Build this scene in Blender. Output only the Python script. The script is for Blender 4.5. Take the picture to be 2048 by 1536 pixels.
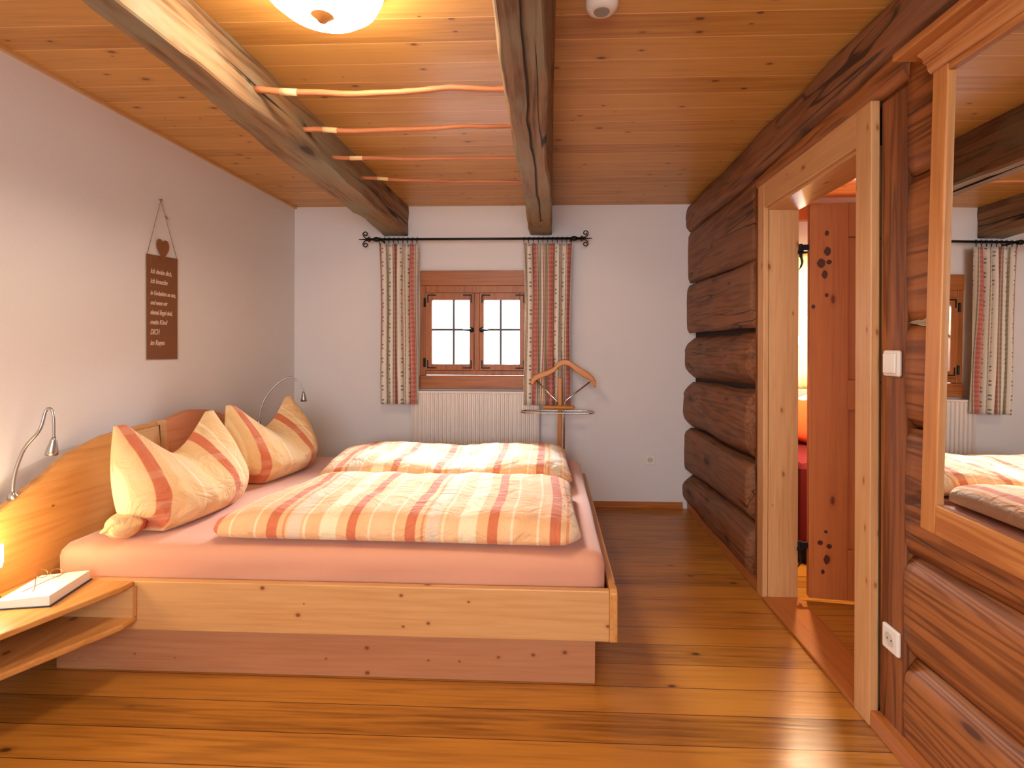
import bpy, bmesh, math, random
from mathutils import Vector, Matrix, noise
random.seed(7)
S = bpy.context.scene
for o in list(bpy.data.objects): bpy.data.objects.remove(o)
C = S.collection
PI = math.pi
# ------------------------------------------------------------ camera
F = 1065.0; PPX, PPY = 1057.64, 693.71
cd = bpy.data.cameras.new('camera'); cam = bpy.data.objects.new('camera', cd); C.objects.link(cam)
cd.sensor_width = 36.0; cd.lens = 36.0*F/2048
cd.shift_x = (1024-PPX)/2048; cd.shift_y = (PPY-768)/2048
cd.clip_start = .05
cam.rotation_euler = (Matrix.Rotation(.04116, 3, 'Z') @ Matrix.Rotation(PI/2, 3, 'X') @ Matrix.Rotation(.003346, 3, 'Z')).to_euler()
cam.location = (0, 0, 1.245)
S.camera = cam
S.cycles.caustics_reflective = False
# ------------------------------------------------------------ world, light, exposure
vs = S.view_settings
vs.view_transform = 'Standard'; vs.look = 'None'; vs.gamma = 1; vs.exposure = 0.40; vs.use_curve_mapping = False
w = bpy.data.worlds.new('world'); S.world = w; w.use_nodes = True
bg = w.node_tree.nodes['Background']; bg.inputs[0].default_value = (.84, .90, 1, 1); bg.inputs[1].default_value = 5.0
def area(name, loc, rot, sx, sy, power, col, portal=False):
    l = bpy.data.lights.new(name, 'AREA'); l.shape = 'RECTANGLE'; l.size = sx; l.size_y = sy
    l.energy = power; l.color = col; l.cycles.is_portal = portal
    o = bpy.data.objects.new(name, l); C.objects.link(o); o.location = loc; o.rotation_euler = rot; return o
# daylight through the windows: the one in view, an unseen one added behind the camera as fill, the one in the next room
area('daylight_back_window', (-.59, 4.85, 2.08), (-PI/2+.80, 0, 0), .9, .8, 700, (.88, .92, 1))
area('daylight_rear_fill', (-.25, -1.95, 1.5), (PI/2, 0, 0), 2.2, 1.3, 52, (.90, .94, 1))
area('daylight_next_room', (2.25, 4.85, 1.45), (-PI/2, 0, 0), .9, .8, 150, (.88, .92, 1))
def point(name, loc, r, power, col):
    l = bpy.data.lights.new(name, 'POINT'); l.shadow_soft_size = r; l.energy = power; l.color = col
    o = bpy.data.objects.new(name, l); C.objects.link(o); o.location = loc; return o
WARM = (1, .74, .47)

# ------------------------------------------------------------ materials
def rgb(r, g, b):
    f = lambda c: (c/255/12.92) if c/255 <= .04045 else ((c/255+.055)/1.055)**2.4
    return (f(r), f(g), f(b), 1)
class N:
    def __init__(s, name):
        s.m = bpy.data.materials.new(name); s.m.use_nodes = True; s.t = s.m.node_tree
        s.b = s.t.nodes['Principled BSDF']
    def n(s, ty, **kw):
        x = s.t.nodes.new(ty)
        for k, v in kw.items(): setattr(x, k, v)
        return x
    def l(s, a, b): s.t.links.new(a, b)
    def put(s, sock, v):
        if hasattr(v, 'is_output'): s.l(v, sock)
        elif v is not None: sock.default_value = v
    def math(s, op, a, b=None, c=None):
        x = s.n('ShaderNodeMath', operation=op); s.put(x.inputs[0], a)
        if b is not None: s.put(x.inputs[1], b)
        if c is not None: s.put(x.inputs[2], c)
        return x.outputs[0]
    def vec(s, a, b, c):
        x = s.n('ShaderNodeCombineXYZ'); s.put(x.inputs[0], a); s.put(x.inputs[1], b); s.put(x.inputs[2], c); return x.outputs[0]
    def noise(s, v, scale=1, detail=2, rough=.5, dist=0):
        x = s.n('ShaderNodeTexNoise'); s.l(v, x.inputs['Vector']); x.inputs['Scale'].default_value = scale
        x.inputs['Detail'].default_value = detail; x.inputs['Roughness'].default_value = rough; x.inputs['Distortion'].default_value = dist
        return x.outputs[0]
    def mix(s, fac, a, b, bt='MIX'):
        x = s.n('ShaderNodeMix', data_type='RGBA', blend_type=bt); s.put(x.inputs[0], fac)
        s.put(x.inputs[6], a); s.put(x.inputs[7], b); return x.outputs[2]
    def ss(s, v, lo, hi, a=0, b=1):
        x = s.n('ShaderNodeMapRange', interpolation_type='SMOOTHSTEP'); s.put(x.inputs[0], v)
        x.inputs[1].default_value = lo; x.inputs[2].default_value = hi; x.inputs[3].default_value = a; x.inputs[4].default_value = b
        return x.outputs[0]
    def bump(s, h, strength=.3, dist=.01):
        x = s.n('ShaderNodeBump'); x.inputs['Strength'].default_value = strength; x.inputs['Distance'].default_value = dist
        s.l(h, x.inputs['Height']); s.l(x.outputs[0], s.b.inputs['Normal'])
    def set(s, **k):
        for a, v in k.items(): s.put(s.b.inputs[a.replace('_', ' ')], v)
def wood(name, base, dark, axis='X', across='Y', rough=.45, plank=0, poff=0, knots=.5, kcol=None, kr=.16, ks=(3.2, 6.5), ring=.5, rf=26, gscale=1.0,
         gap=None, gapw=.003, bump=.15, old=0, grey=None, coat=0, pvar=.25, greyamt=.5):
    q = N(name); tc = q.n('ShaderNodeTexCoord'); sp = q.n('ShaderNodeSeparateXYZ'); q.l(tc.outputs['Object'], sp.inputs[0])
    ix = {'X': 0, 'Y': 1, 'Z': 2}; a = sp.outputs[ix[axis]]; b = sp.outputs[ix[across]]
    c = sp.outputs[3-ix[axis]-ix[across]]
    kdark = kcol or (dark[0]*.35, dark[1]*.3, dark[2]*.3, 1)
    if plank:
        bp = q.math('ADD', q.math('DIVIDE', b, plank), poff+50)
        bi = q.math('FLOOR', bp); wn = q.n('ShaderNodeTexWhiteNoise', noise_dimensions='1D'); q.l(bi, wn.inputs[1])
        rnd = wn.outputs[0]; a = q.math('MULTIPLY_ADD', rnd, 17.3, a); c = q.math('MULTIPLY_ADD', rnd, 9.1, c)
    g = gscale
    v1 = q.vec(q.math('MULTIPLY', a, .45*g), q.math('MULTIPLY', b, 7*g), q.math('MULTIPLY', c, 7*g))
    n1 = q.noise(v1, 1, 3, .5, .2)
    cont = q.math('SINE', q.math('MULTIPLY', n1, rf*2.2))
    cont = q.ss(cont, -.6, 1)
    v2 = q.vec(q.math('MULTIPLY', a, 3*g), q.math('MULTIPLY', b, 70*g), q.math('MULTIPLY', c, 70*g))
    fib = q.noise(v2, 1, 3, .6)
    v3 = q.vec(q.math('MULTIPLY', a, .8), q.math('MULTIPLY', b, 2), q.math('MULTIPLY', c, 2))
    broad = q.noise(v3, 1.3, 2)
    f = q.math('ADD', q.math('MULTIPLY', cont, ring*.55), q.math('MULTIPLY', q.math('SUBTRACT', fib, .5), 1.5))
    f = q.math('ADD', f, q.math('MULTIPLY', q.math('SUBTRACT', broad, .45), .9))
    if plank: f = q.math('MULTIPLY_ADD', q.math('SUBTRACT', rnd, .5), pvar*2.2, f)
    f = q.ss(f, -.25, 1.0)
    col = q.mix(f, base, dark)
    if grey:
        gm = q.ss(q.noise(v3, 2.1, 4, .65), .42, .66); col = q.mix(q.math('MULTIPLY', gm, greyamt), col, grey)
    h = q.math('MULTIPLY_ADD', cont, -.4, q.math('MULTIPLY', fib, .6))
    if knots:
        kv = q.vec(q.math('MULTIPLY', q.math('MULTIPLY_ADD', c, .37, a), ks[0]), q.math('MULTIPLY', q.math('MULTIPLY_ADD', c, .9, b), ks[1]), 0.0)
        vo = q.n('ShaderNodeTexVoronoi', feature='F1', voronoi_dimensions='2D'); q.l(kv, vo.inputs['Vector']); vo.inputs['Scale'].default_value = 1
        sc = q.n('ShaderNodeSeparateColor'); q.l(vo.outputs['Color'], sc.inputs[0])
        keep = q.ss(sc.outputs[0], 1-knots, 1-knots+.02)
        rad = q.math('MULTIPLY_ADD', sc.outputs[1], kr*.9, kr*.25)
        rel = q.math('DIVIDE', vo.outputs['Distance'], rad)
        k1 = q.math('MULTIPLY', q.ss(rel, 1.0, .45), keep); k2 = q.math('MULTIPLY', q.ss(rel, 2.2, .8), q.math('MULTIPLY', keep, .45))
        col = q.mix(k2, col, dark); col = q.mix(q.math('MULTIPLY', k1, .8), col, kdark); h = q.math('MULTIPLY_ADD', k1, -.8, h)
    if old:
        vc = q.vec(q.math('MULTIPLY', a, .28), q.math('MULTIPLY', b, 4.5), q.math('MULTIPLY', c, 4.5))
        cr = q.math('ABSOLUTE', q.math('SUBTRACT', q.noise(vc, 1, 3, .45, .1), .5))
        cr = q.math('MULTIPLY', q.ss(cr, .009, .002), q.ss(q.noise(v3, 1.7, 1), .45, .55))
        col = q.mix(q.math('MULTIPLY', cr, old), col, (.015, .008, .004, 1)); h = q.math('MULTIPLY_ADD', cr, -3, h)
    if plank and gap:
        fr = q.math('FRACT', bp); e = q.math('MINIMUM', fr, q.math('SUBTRACT', 1, fr))
        gm = q.ss(e, gapw/plank, gapw/plank*.4); col = q.mix(gm, col, gap); h = q.math('MULTIPLY_ADD', gm, -.6, h)
    q.set(Base_Color=col, Roughness=rough, Coat_Weight=coat, Coat_Roughness=.25)
    if 'Specular IOR Level' in q.b.inputs: q.b.inputs['Specular IOR Level'].default_value = .4
    q.bump(h, bump, .004)
    return q.m
def plain(name, col, rough=.6, metal=0, emit=None, es=0, bumpn=0, bs=400, var=0, trans=0, sheen=0):
    q = N(name); tc = q.n('ShaderNodeTexCoord')
    n_ = q.noise(tc.outputs['Object'], bs, 2)
    c = q.mix(q.math('MULTIPLY', n_, var), col, (col[0]*.6, col[1]*.6, col[2]*.6, 1)) if var else col
    q.set(Base_Color=c, Roughness=rough, Metallic=metal, Transmission_Weight=trans, Sheen_Weight=sheen)
    if emit: q.set(Emission_Color=emit, Emission_Strength=es)
    if bumpn: q.bump(n_, bumpn, .002)
    return q.m
M = {}
M['wall'] = plain('plaster', rgb(228, 221, 217), .85, bumpn=.25, bs=120)
M['ceil'] = wood('ceiling_pine', rgb(208, 154, 80), rgb(172, 116, 50), 'X', 'Y', .38, plank=.1415, poff=-.55, knots=.30, kcol=rgb(88, 40, 14), ks=(6, 11), kr=.12, ring=.35, gap=rgb(238, 184, 120), gapw=.0035, bump=.08, pvar=.2)  # pale gap colour paints the bright highlights along the grooves
M['floor'] = wood('floor_boards', rgb(194, 128, 48), rgb(130, 78, 26), 'X', 'Y', .30, plank=.142, poff=.15, knots=.07, kcol=rgb(60, 30, 14), ks=(5, 10), kr=.13, ring=.5, gap=rgb(56, 28, 10), gapw=.002, bump=.1, pvar=.22)
M['pine'] = wood('bed_pine', rgb(214, 162, 104), rgb(196, 138, 80), 'X', 'Z', .42, knots=.42, kcol=rgb(110, 58, 28), ks=(8, 10), kr=.12, ring=.3, bump=.05)
M['pineshaded'] = wood('plinth_pine_shaded', rgb(192, 134, 92), rgb(172, 110, 72), 'X', 'Z', .42, knots=.42, kcol=rgb(110, 58, 28), ks=(8, 10), kr=.10, ring=.3, bump=.05)  # bed pine made redder and darker, the plinth's shade put into its colour
M['pineY'] = wood('headboard_pine', rgb(212, 152, 84), rgb(184, 116, 52), 'Y', 'Z', .38, knots=.2, kcol=rgb(90, 45, 18), ks=(5, 8), kr=.11, ring=.45, bump=.05)
M['pinered'] = wood('panel_pine', rgb(206, 132, 88), rgb(176, 98, 60), 'Y', 'Z', .4, knots=0, ring=.3, bump=.05)
M['pinelight'] = wood('light_pine', rgb(214, 166, 112), rgb(190, 136, 84), 'Y', 'Z', .4, knots=0, ring=.3, bump=.05)
M['caseZ'] = wood('door_casing_pine', rgb(210, 158, 104), rgb(186, 128, 76), 'Z', 'Y', .42, knots=.25, kcol=rgb(140, 80, 40), ks=(6, 14), kr=.11, ring=.3, bump=.05)
M['caseY'] = wood('door_head_pine', rgb(210, 158, 104), rgb(186, 128, 76), 'Y', 'Z', .42, knots=.25, kcol=rgb(140, 80, 40), ks=(6, 14), kr=.11, ring=.3, bump=.05)
M['leaf'] = wood('door_leaf_pine', rgb(200, 118, 62), rgb(174, 92, 44), 'Z', 'X', .4, knots=.18, kcol=rgb(84, 38, 18), ks=(4, 9), kr=.12, ring=.3, bump=.05)
M['skirt'] = wood('skirting_pine', rgb(186, 112, 52), rgb(150, 80, 32), 'Y', 'Z', .4, knots=.1, ring=.3)
M['skirtX'] = wood('skirting_back_pine', rgb(186, 112, 52), rgb(150, 80, 32), 'X', 'Z', .4, knots=.1, ring=.3)
M['log'] = wood('old_log', rgb(142, 88, 50), rgb(84, 46, 22), 'Y', 'Z', .62, knots=.3, ks=(2.5, 7), kr=.2, ring=.7, rf=30, gscale=1.0, bump=.3, old=.8, grey=rgb(134, 98, 76), greyamt=.35, pvar=.2)
M['log2'] = wood('smooth_log', rgb(166, 102, 52), rgb(104, 56, 24), 'Y', 'Z', .55, knots=.2, ks=(1.6, 5), kr=.2, ring=1.0, rf=44, gscale=.8, bump=.25, old=.4)
M['post'] = wood('old_post', rgb(156, 94, 50), rgb(98, 52, 26), 'Z', 'Y', .55, knots=.2, ks=(2, 6), kr=.15, ring=.8, rf=24, bump=.3, old=.6)
M['beam'] = wood('hewn_beam', rgb(156, 120, 84), rgb(84, 56, 34), 'Y', 'X', .7, knots=.3, kcol=rgb(48, 28, 16), ks=(2.2, 6), kr=.17, ring=.7, rf=22, bump=.6, old=1.0, grey=rgb(140, 130, 106), greyamt=.95)
M['branch'] = wood('peeled_branch', rgb(190, 118, 74), rgb(140, 74, 42), 'X', 'Y', .6, knots=.35, ks=(9, 20), kr=.2, ring=.3, bump=.2)
M['branchcut'] = plain('peeled_band', rgb(232, 192, 136), .6, bs=60, var=.2)
M['winwood'] = wood('window_pine', rgb(172, 102, 48), rgb(124, 64, 24), 'X', 'Z', .4, knots=.1, ring=.4, bump=.05)
M['winwoodZ'] = wood('sash_pine', rgb(172, 102, 48), rgb(124, 64, 24), 'Z', 'X', .4, knots=.1, ring=.4, bump=.05)
M['valet'] = wood('valet_beech', rgb(200, 128, 44), rgb(172, 98, 28), 'X', 'Z', .35, knots=0, ring=.2, bump=.03)
M['valetZ'] = wood('valet_beech_post', rgb(192, 118, 44), rgb(160, 90, 28), 'Z', 'X', .35, knots=0, ring=.2, bump=.03)
M['mframe'] = wood('mirror_pine', rgb(204, 138, 76), rgb(170, 100, 46), 'Z', 'Y', .42, knots=.2, kcol=rgb(140, 76, 34), ks=(5, 12), kr=.14, ring=.4, bump=.05)
M['mframeY'] = wood('cornice_pine', rgb(204, 138, 76), rgb(166, 96, 46), 'Y', 'Z', .42, knots=.2, kcol=rgb(140, 76, 34), ks=(5, 12), kr=.14, ring=.9, bump=.05)
M['iron'] = plain('black_iron', rgb(26, 24, 24), .5, .6)
M['chrome'] = plain('chrome', rgb(200, 196, 190), .18, 1)
M['steel'] = plain('satin_steel', rgb(176, 172, 166), .35, 1)
M['white'] = plain('white_plastic', rgb(236, 228, 214), .35)
M['dwhite'] = plain('grey_plastic', rgb(150, 140, 128), .5)  # greyer plastic of the sensor cap
M['radiator'] = plain('radiator_enamel', rgb(226, 214, 204), .4)
M['sheet'] = plain('salmon_sheet', rgb(214, 152, 120), .85, bumpn=.15, bs=300, sheen=.3)
M['rust'] = plain('rust_plate', rgb(134, 82, 42), .7, bumpn=.2, bs=40, var=.5)
M['letter'] = plain('chalk_lettering', rgb(222, 192, 170), .8)
M['cord'] = plain('hanging_cord', rgb(120, 96, 80), .8)
M['page'] = plain('book_pages', rgb(240, 236, 226), .8)
M['cover'] = plain('book_cover', rgb(40, 52, 66), .5)
M['spect'] = plain('spectacle_metal', rgb(150, 100, 60), .3, .8)
M['moss'] = plain('chinking', rgb(196, 180, 156), .9, bumpn=.5, bs=60, var=.6)
M['dark'] = plain('dark_core', rgb(40, 24, 14), .9)
M['red'] = plain('red_cover', rgb(112, 12, 16), .85)
M['orange'] = plain('orange_cushion', rgb(226, 96, 44), .85)
M['orangewall'] = wood('next_ceiling_pine', rgb(232, 140, 60), rgb(200, 100, 34), 'X', 'Y', .4, plank=.14, knots=.3, ring=.3, gap=rgb(120, 56, 20))
q = N('mirror_glass'); q.set(Base_Color=(.92, .93, .92, 1), Metallic=1.0, Roughness=.0); M['mirror'] = q.m
q = N('window_glass'); g = q.n('ShaderNodeBsdfTransparent'); g2 = q.n('ShaderNodeBsdfGlossy'); g2.inputs['Roughness'].default_value = .02
mx = q.n('ShaderNodeMixShader'); fr = q.n('ShaderNodeFresnel'); q.l(fr.outputs[0], mx.inputs[0]); q.l(g.outputs[0], mx.inputs[1]); q.l(g2.outputs[0], mx.inputs[2])
q.l(mx.outputs[0], q.t.nodes['Material Output'].inputs[0]); M['glass'] = q.m
M['bowl'] = plain('opal_bowl', rgb(250, 236, 214), .3, emit=(1, .86, .66, 1), es=40)
M['opal'] = plain('opal_glass', rgb(250, 236, 214), .3, emit=(1, .84, .60, 1), es=14)
M['bulb'] = plain('lamp_bulb', rgb(250, 236, 214), .3, emit=(1, .80, .50, 1), es=70)
# striped bed linen: stripes follow the cloth through its UV map (u in metres)
def linen(name, period, bands, thins, base, vary=.0):
    q = N(name); uv = q.n('ShaderNodeUVMap'); sp = q.n('ShaderNodeSeparateXYZ'); q.l(uv.outputs[0], sp.inputs[0])
    u, v = sp.outputs[0], sp.outputs[1]
    t = q.math('FRACT', q.math('ADD', q.math('DIVIDE', u, period), 20.0))
    b2 = q.noise(q.vec(q.math('MULTIPLY', u, 9), q.math('MULTIPLY', v, 1.2), 0.0), 1, 1)
    col = q.mix(q.ss(b2, .35, .65), base, (base[0]*1.02, base[1]*1.14, base[2]*1.3, 1))
    for (p0, wd, cc, st) in bands:
        d = q.math('ABSOLUTE', q.math('SUBTRACT', t, p0)); d = q.math('MINIMUM', d, q.math('SUBTRACT', 1, d))
        col = q.mix(q.math('MULTIPLY', q.ss(d, wd/2*1.12, wd/2*.88), st), col, cc)
    for (p0, wd, cc) in thins:
        d = q.math('ABSOLUTE', q.math('SUBTRACT', t, p0)); d = q.math('MINIMUM', d, q.math('SUBTRACT', 1, d))
        col = q.mix(q.math('MULTIPLY', q.ss(d, wd/2*1.3, wd/2*.6), .75), col, cc)
    pv = q.math('FRACT', q.math('ADD', q.math('DIVIDE', v, .34), 20.0))
    for p0 in (.2, .35, .7):
        d = q.math('ABSOLUTE', q.math('SUBTRACT', pv, p0)); col = q.mix(q.ss(d, .05, .03, 0, .16), col, (.9, .62, .4, 1))
    tc = q.n('ShaderNodeTexCoord'); n_ = q.noise(tc.outputs['Object'], 260, 3)
    col = q.mix(q.math('MULTIPLY', n_, .3), col, (1, .9, .75, 1), 'SOFT_LIGHT')
    w1 = q.noise(tc.outputs['Object'], 7, 4, .55, 1.2); w1 = q.math('MULTIPLY', q.math('ABSOLUTE', q.math('SUBTRACT', w1, .5)), 2.0)
    q.set(Base_Color=col, Roughness=.9, Sheen_Weight=.15); q.bump(q.math('MULTIPLY_ADD', n_, .04, w1), .55, .03); return q.m
OR = rgb(236, 180, 126)
M['duvet'] = linen('striped_duvet_linen', .545, [(.0, .075, rgb(206, 112, 74), 1), (.155, .09, rgb(224, 204, 176), .8), (.40, .12, rgb(244, 224, 180), 1), (.57, .068, rgb(206, 112, 74), 1)], [(.70, .018, rgb(248, 226, 186)), (.88, .018, rgb(248, 226, 186)), (.23, .02, rgb(248, 226, 186)), (.085, .02, rgb(214, 130, 80))], OR)
M['pillow'] = linen('striped_pillow_linen', .60, [(.0, .075, rgb(206, 112, 74), 1), (.155, .09, rgb(238, 204, 150), .6), (.40, .12, rgb(244, 208, 148), .6), (.60, .07, rgb(206, 112, 74), 1)], [(.70, .02, rgb(248, 226, 186)), (.88, .02, rgb(248, 226, 186)), (.25, .02, rgb(248, 226, 186))], rgb(236, 188, 128))
# curtain cloth: rose and thin stripes, cream bands carrying little blue-grey motifs
q = N('curtain_cloth'); uv = q.n('ShaderNodeUVMap'); sp = q.n('ShaderNodeSeparateXYZ'); q.l(uv.outputs[0], sp.inputs[0])
u, v = sp.outputs[0], sp.outputs[1]; t = q.math('FRACT', q.math('ADD', q.math('DIVIDE', u, .19), 20.0))
col = rgb(246, 238, 222)
for (p0, wd, cc, st) in [(.0, .26, rgb(206, 118, 100), 1), (.0, .05, rgb(228, 160, 138), .8), (.42, .05, rgb(150, 132, 96), .8), (.50, .03, rgb(196, 96, 84), .9), (.56, .05, rgb(226, 178, 116), .9), (.62, .03, rgb(130, 122, 104), .8), (.16, .03, rgb(150, 132, 96), .9), (.84, .03, rgb(150, 132, 96), .9)]:
    d = q.math('ABSOLUTE', q.math('SUBTRACT', t, p0)); d = q.math('MINIMUM', d, q.math('SUBTRACT', 1, d))
    col = q.mix(q.math('MULTIPLY', q.ss(d, wd/2*1.15, wd/2*.85), st), col, cc)
for (p0, ph) in ((.29, 0.), (.73, .5)):
    pv = q.math('FRACT', q.math('ADD', q.math('DIVIDE', v, .105), 20.0+ph))
    for k in (.35, .62):
        dv = q.math('MULTIPLY', q.math('SUBTRACT', pv, k), .105); du = q.math('MULTIPLY', q.math('SUBTRACT', t, p0), .19)
        r = q.math('SQRT', q.math('ADD', q.math('POWER', dv, 2.0), q.math('POWER', du, 2.0)))
        col = q.mix(q.ss(r, .0085, .005, 0, .8), col, rgb(90, 84, 92))
pv = q.math('FRACT', q.math('ADD', q.math('DIVIDE', v, .035), 20.0)); col = q.mix(q.ss(pv, .5, .6, 0, .12), col, (1, .9, .85, 1))
tr = q.n('ShaderNodeBsdfTranslucent'); q.l(col, tr.inputs[0]); q.set(Base_Color=col, Roughness=.9)
mx = q.n('ShaderNodeMixShader'); mx.inputs[0].default_value = .3; q.l(q.b.outputs[0], mx.inputs[1]); q.l(tr.outputs[0], mx.inputs[2])
q.l(mx.outputs[0], q.t.nodes['Material Output'].inputs[0]); M['curtain'] = q.m
q = N('pale_curtain_cloth'); tr = q.n('ShaderNodeBsdfTranslucent'); tr.inputs[0].default_value = rgb(250, 226, 180); q.set(Base_Color=rgb(250, 230, 190), Roughness=.9)
mx = q.n('ShaderNodeMixShader'); mx.inputs[0].default_value = .5; q.l(q.b.outputs[0], mx.inputs[1]); q.l(tr.outputs[0], mx.inputs[2]); q.l(mx.outputs[0], q.t.nodes['Material Output'].inputs[0]); M['palecurtain'] = q.m
# orange cushion with pale dots
q = N('dotted_cushion_cloth'); tc = q.n('ShaderNodeTexCoord'); vo = q.n('ShaderNodeTexVoronoi'); q.l(tc.outputs['Object'], vo.inputs['Vector']); vo.inputs['Scale'].default_value = 6
q.set(Base_Color=q.mix(q.ss(vo.outputs['Distance'], .34, .31), rgb(232, 100, 48), rgb(250, 232, 210)), Roughness=.9); M['dotcush'] = q.m

# ------------------------------------------------------------ mesh helpers
def B(): return bmesh.new()
def box(bm, x0, x1, y0, y1, z0, z1):
    v = [bm.verts.new(p) for p in ((x0,y0,z0),(x1,y0,z0),(x1,y1,z0),(x0,y1,z0),(x0,y0,z1),(x1,y0,z1),(x1,y1,z1),(x0,y1,z1))]
    for f in ((3,2,1,0),(4,5,6,7),(0,1,5,4),(1,2,6,5),(2,3,7,6),(3,0,4,7)): bm.faces.new([v[i] for i in f])
    return v
def prism(bm, poly, axis, a0, a1):
    P = {'x': lambda p, a: (a, p[0], p[1]), 'y': lambda p, a: (p[0], a, p[1]), 'z': lambda p, a: (p[0], p[1], a)}[axis]
    A = [bm.verts.new(P(p, a0)) for p in poly]; Bv = [bm.verts.new(P(p, a1)) for p in poly]; n = len(poly)
    bm.faces.new(A); bm.faces.new(Bv[::-1])
    for i in range(n): bm.faces.new((A[i], Bv[i], Bv[(i+1) % n], A[(i+1) % n]))
def loft(bm, rings, caps=True, closed=True):
    R = [[bm.verts.new(p) for p in r] for r in rings]; n = len(R[0])
    for a, b in zip(R, R[1:]):
        for i in range(n if closed else n-1): bm.faces.new((a[i], a[(i+1) % n], b[(i+1) % n], b[i]))
    if caps and closed: bm.faces.new(R[0][::-1]); bm.faces.new(R[-1])
    return R
def tube(bm, pts, r, n=8, caps=True):
    pts = [Vector(p) for p in pts]; rr = r if isinstance(r, (list, tuple)) else [r]*len(pts)
    rings = []; up = None
    for i, p in enumerate(pts):
        d = (pts[min(i+1, len(pts)-1)]-pts[max(i-1, 0)]).normalized()
        if up is None: up = d.orthogonal().normalized()
        up = (up - d*up.dot(d)).normalized(); s = d.cross(up)
        rings.append([p+(up*math.cos(2*PI*k/n)+s*math.sin(2*PI*k/n))*rr[i] for k in range(n)])
    loft(bm, rings, caps)
def lathe(bm, prof, c, n=24, axis='z'):
    rings = []
    for r, h in prof:
        ring = []
        for k in range(n):
            a = 2*PI*k/n; x, y = max(r, 1e-4)*math.cos(a), max(r, 1e-4)*math.sin(a)
            ring.append({'z': (c[0]+x, c[1]+y, c[2]+h), 'y': (c[0]+x, c[1]+h, c[2]+y), 'x': (c[0]+h, c[1]+x, c[2]+y)}[axis])
        rings.append(ring)
    loft(bm, rings, True)
def spline(pts, n=8):
    P = [Vector(p) for p in pts]; out = []
    for i in range(len(P)-1):
        a, b, c, d = P[max(i-1, 0)], P[i], P[i+1], P[min(i+2, len(P)-1)]
        for k in range(n):
            t = k/n; out.append(.5*((2*b)+(c-a)*t+(2*a-5*b+4*c-d)*t*t+(3*b-a-3*c+d)*t**3))
    out.append(P[-1]); return out
def wloc(o):
    v = Vector((0, 0, 0))
    while o: v += Vector(o.location); o = o.parent
    return v
def obj(name, bm, mat, parent=None, smooth=False, bevel=0, subd=0):
    if parent:
        off = wloc(parent); bmesh.ops.translate(bm, verts=bm.verts, vec=-off)
    bmesh.ops.recalc_face_normals(bm, faces=bm.faces)
    me = bpy.data.meshes.new(name); bm.to_mesh(me); bm.free()
    me.materials.append(mat if not isinstance(mat, str) else M[mat])
    o = bpy.data.objects.new(name, me); C.objects.link(o); o.parent = parent
    if smooth:
        for p in me.polygons: p.use_smooth = True
    if bevel:
        m = o.modifiers.new('bevel', 'BEVEL'); m.width = bevel; m.segments = 2; m.limit_method = 'ANGLE'; m.angle_limit = .7
    if subd:
        m = o.modifiers.new('subd', 'SUBSURF'); m.levels = subd; m.render_levels = subd
    return o
def thing(name, label, cat, loc=(0, 0, 0), group=None):
    o = bpy.data.objects.new(name, None); C.objects.link(o); o.location = loc; o.empty_display_size = .1
    o['label'] = label; o['category'] = cat
    if group: o['group'] = group
    return o
def sthing(name, loc=(0, 0, 0), label=None):
    o = bpy.data.objects.new(name, None); C.objects.link(o); o.location = loc; o['kind'] = 'structure'
    if label: o['label'] = label
    return o
def tag(o, label, cat, group=None):
    o['label'] = label; o['category'] = cat
    if group: o['group'] = group
    return o
def struct(name, bm, mat, label=None, **k):
    o = obj(name, bm, mat, None, **k); o['kind'] = 'structure'
    if label: o['label'] = label
    return o
def nz(x, y, z, s=1.0, seed=0): return noise.noise(Vector((x*s+seed*7.1, y*s+seed*3.3, z*s-seed*5.7)))

# ------------------------------------------------------------ room shell
XL, XW, YB, YN, HC = -2.04, 1.085, 4.16, -1.7, 2.35
bm = B(); box(bm, XL-.2, 3.4, YN-.2, YB+.6, -.12, 0); struct('floor', bm, 'floor', 'glossy orange-brown pine floorboards running across the room')
bm = B(); box(bm, XL-.2, XW+.1, YN-.2, YB+.6, HC, HC+.1); struct('ceiling', bm, 'ceil', 'knotty pine board ceiling above the dark beams')
bm = B(); box(bm, XL-.2, XL, YN-.2, YB+.4, 0, HC); struct('wall_left', bm, 'wall', 'pale plaster wall behind the headboard')
# back wall with the window opening
WX0, WX1, WZ0, WZ1 = -1.027, -.145, .915, 1.84
bm = B()
for a in ((XL-.2, WX0, 0, HC), (WX1, XW+.1, 0, HC), (WX0, WX1, 0, WZ0), (WX0, WX1, WZ1, HC)): box(bm, a[0], a[1], YB, YB+.35, a[2], a[3])
struct('wall_back', bm, 'wall', 'pale plaster wall around the small window')
# wall behind the camera; its wide unseen window is added for fill light
bm = B()
for a in ((XL-.2, -1.35, 0, HC), (.85, 3.4, 0, HC), (-1.35, .85, 0, .85), (-1.35, .85, 2.15, HC)): box(bm, a[0], a[1], YN-.25, YN, a[2], a[3])
struct('wall_near', bm, 'wall')
bm = B()
for a in ((-1.35, -1.29, .85, 2.15), (.79, .85, .85, 2.15), (-.28, -.22, .85, 2.15)): box(bm, a[0], a[1], YN-.16, YN-.08, a[2], a[3])
box(bm, -1.35, .85, YN-.16, YN-.08, .85, .91); box(bm, -1.35, .85, YN-.16, YN-.08, 2.09, 2.15)
struct('window_rear_added', bm, 'winwoodZ')
bm = B(); box(bm, XL+.0, XL+.018, YN, YB, HC-.014, HC-.0005); struct('trim_1', bm, 'pinelight', 'thin pale strip where left wall meets ceiling')
bm = B(); box(bm, .0, 1.02, YB-.016, YB-.0005, .0005, .05); box(bm, XL+.001, 0, YB-.016, YB-.0005, .0005, .05); struct('baseboard_back', bm, 'skirtX', bevel=.003)

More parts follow.
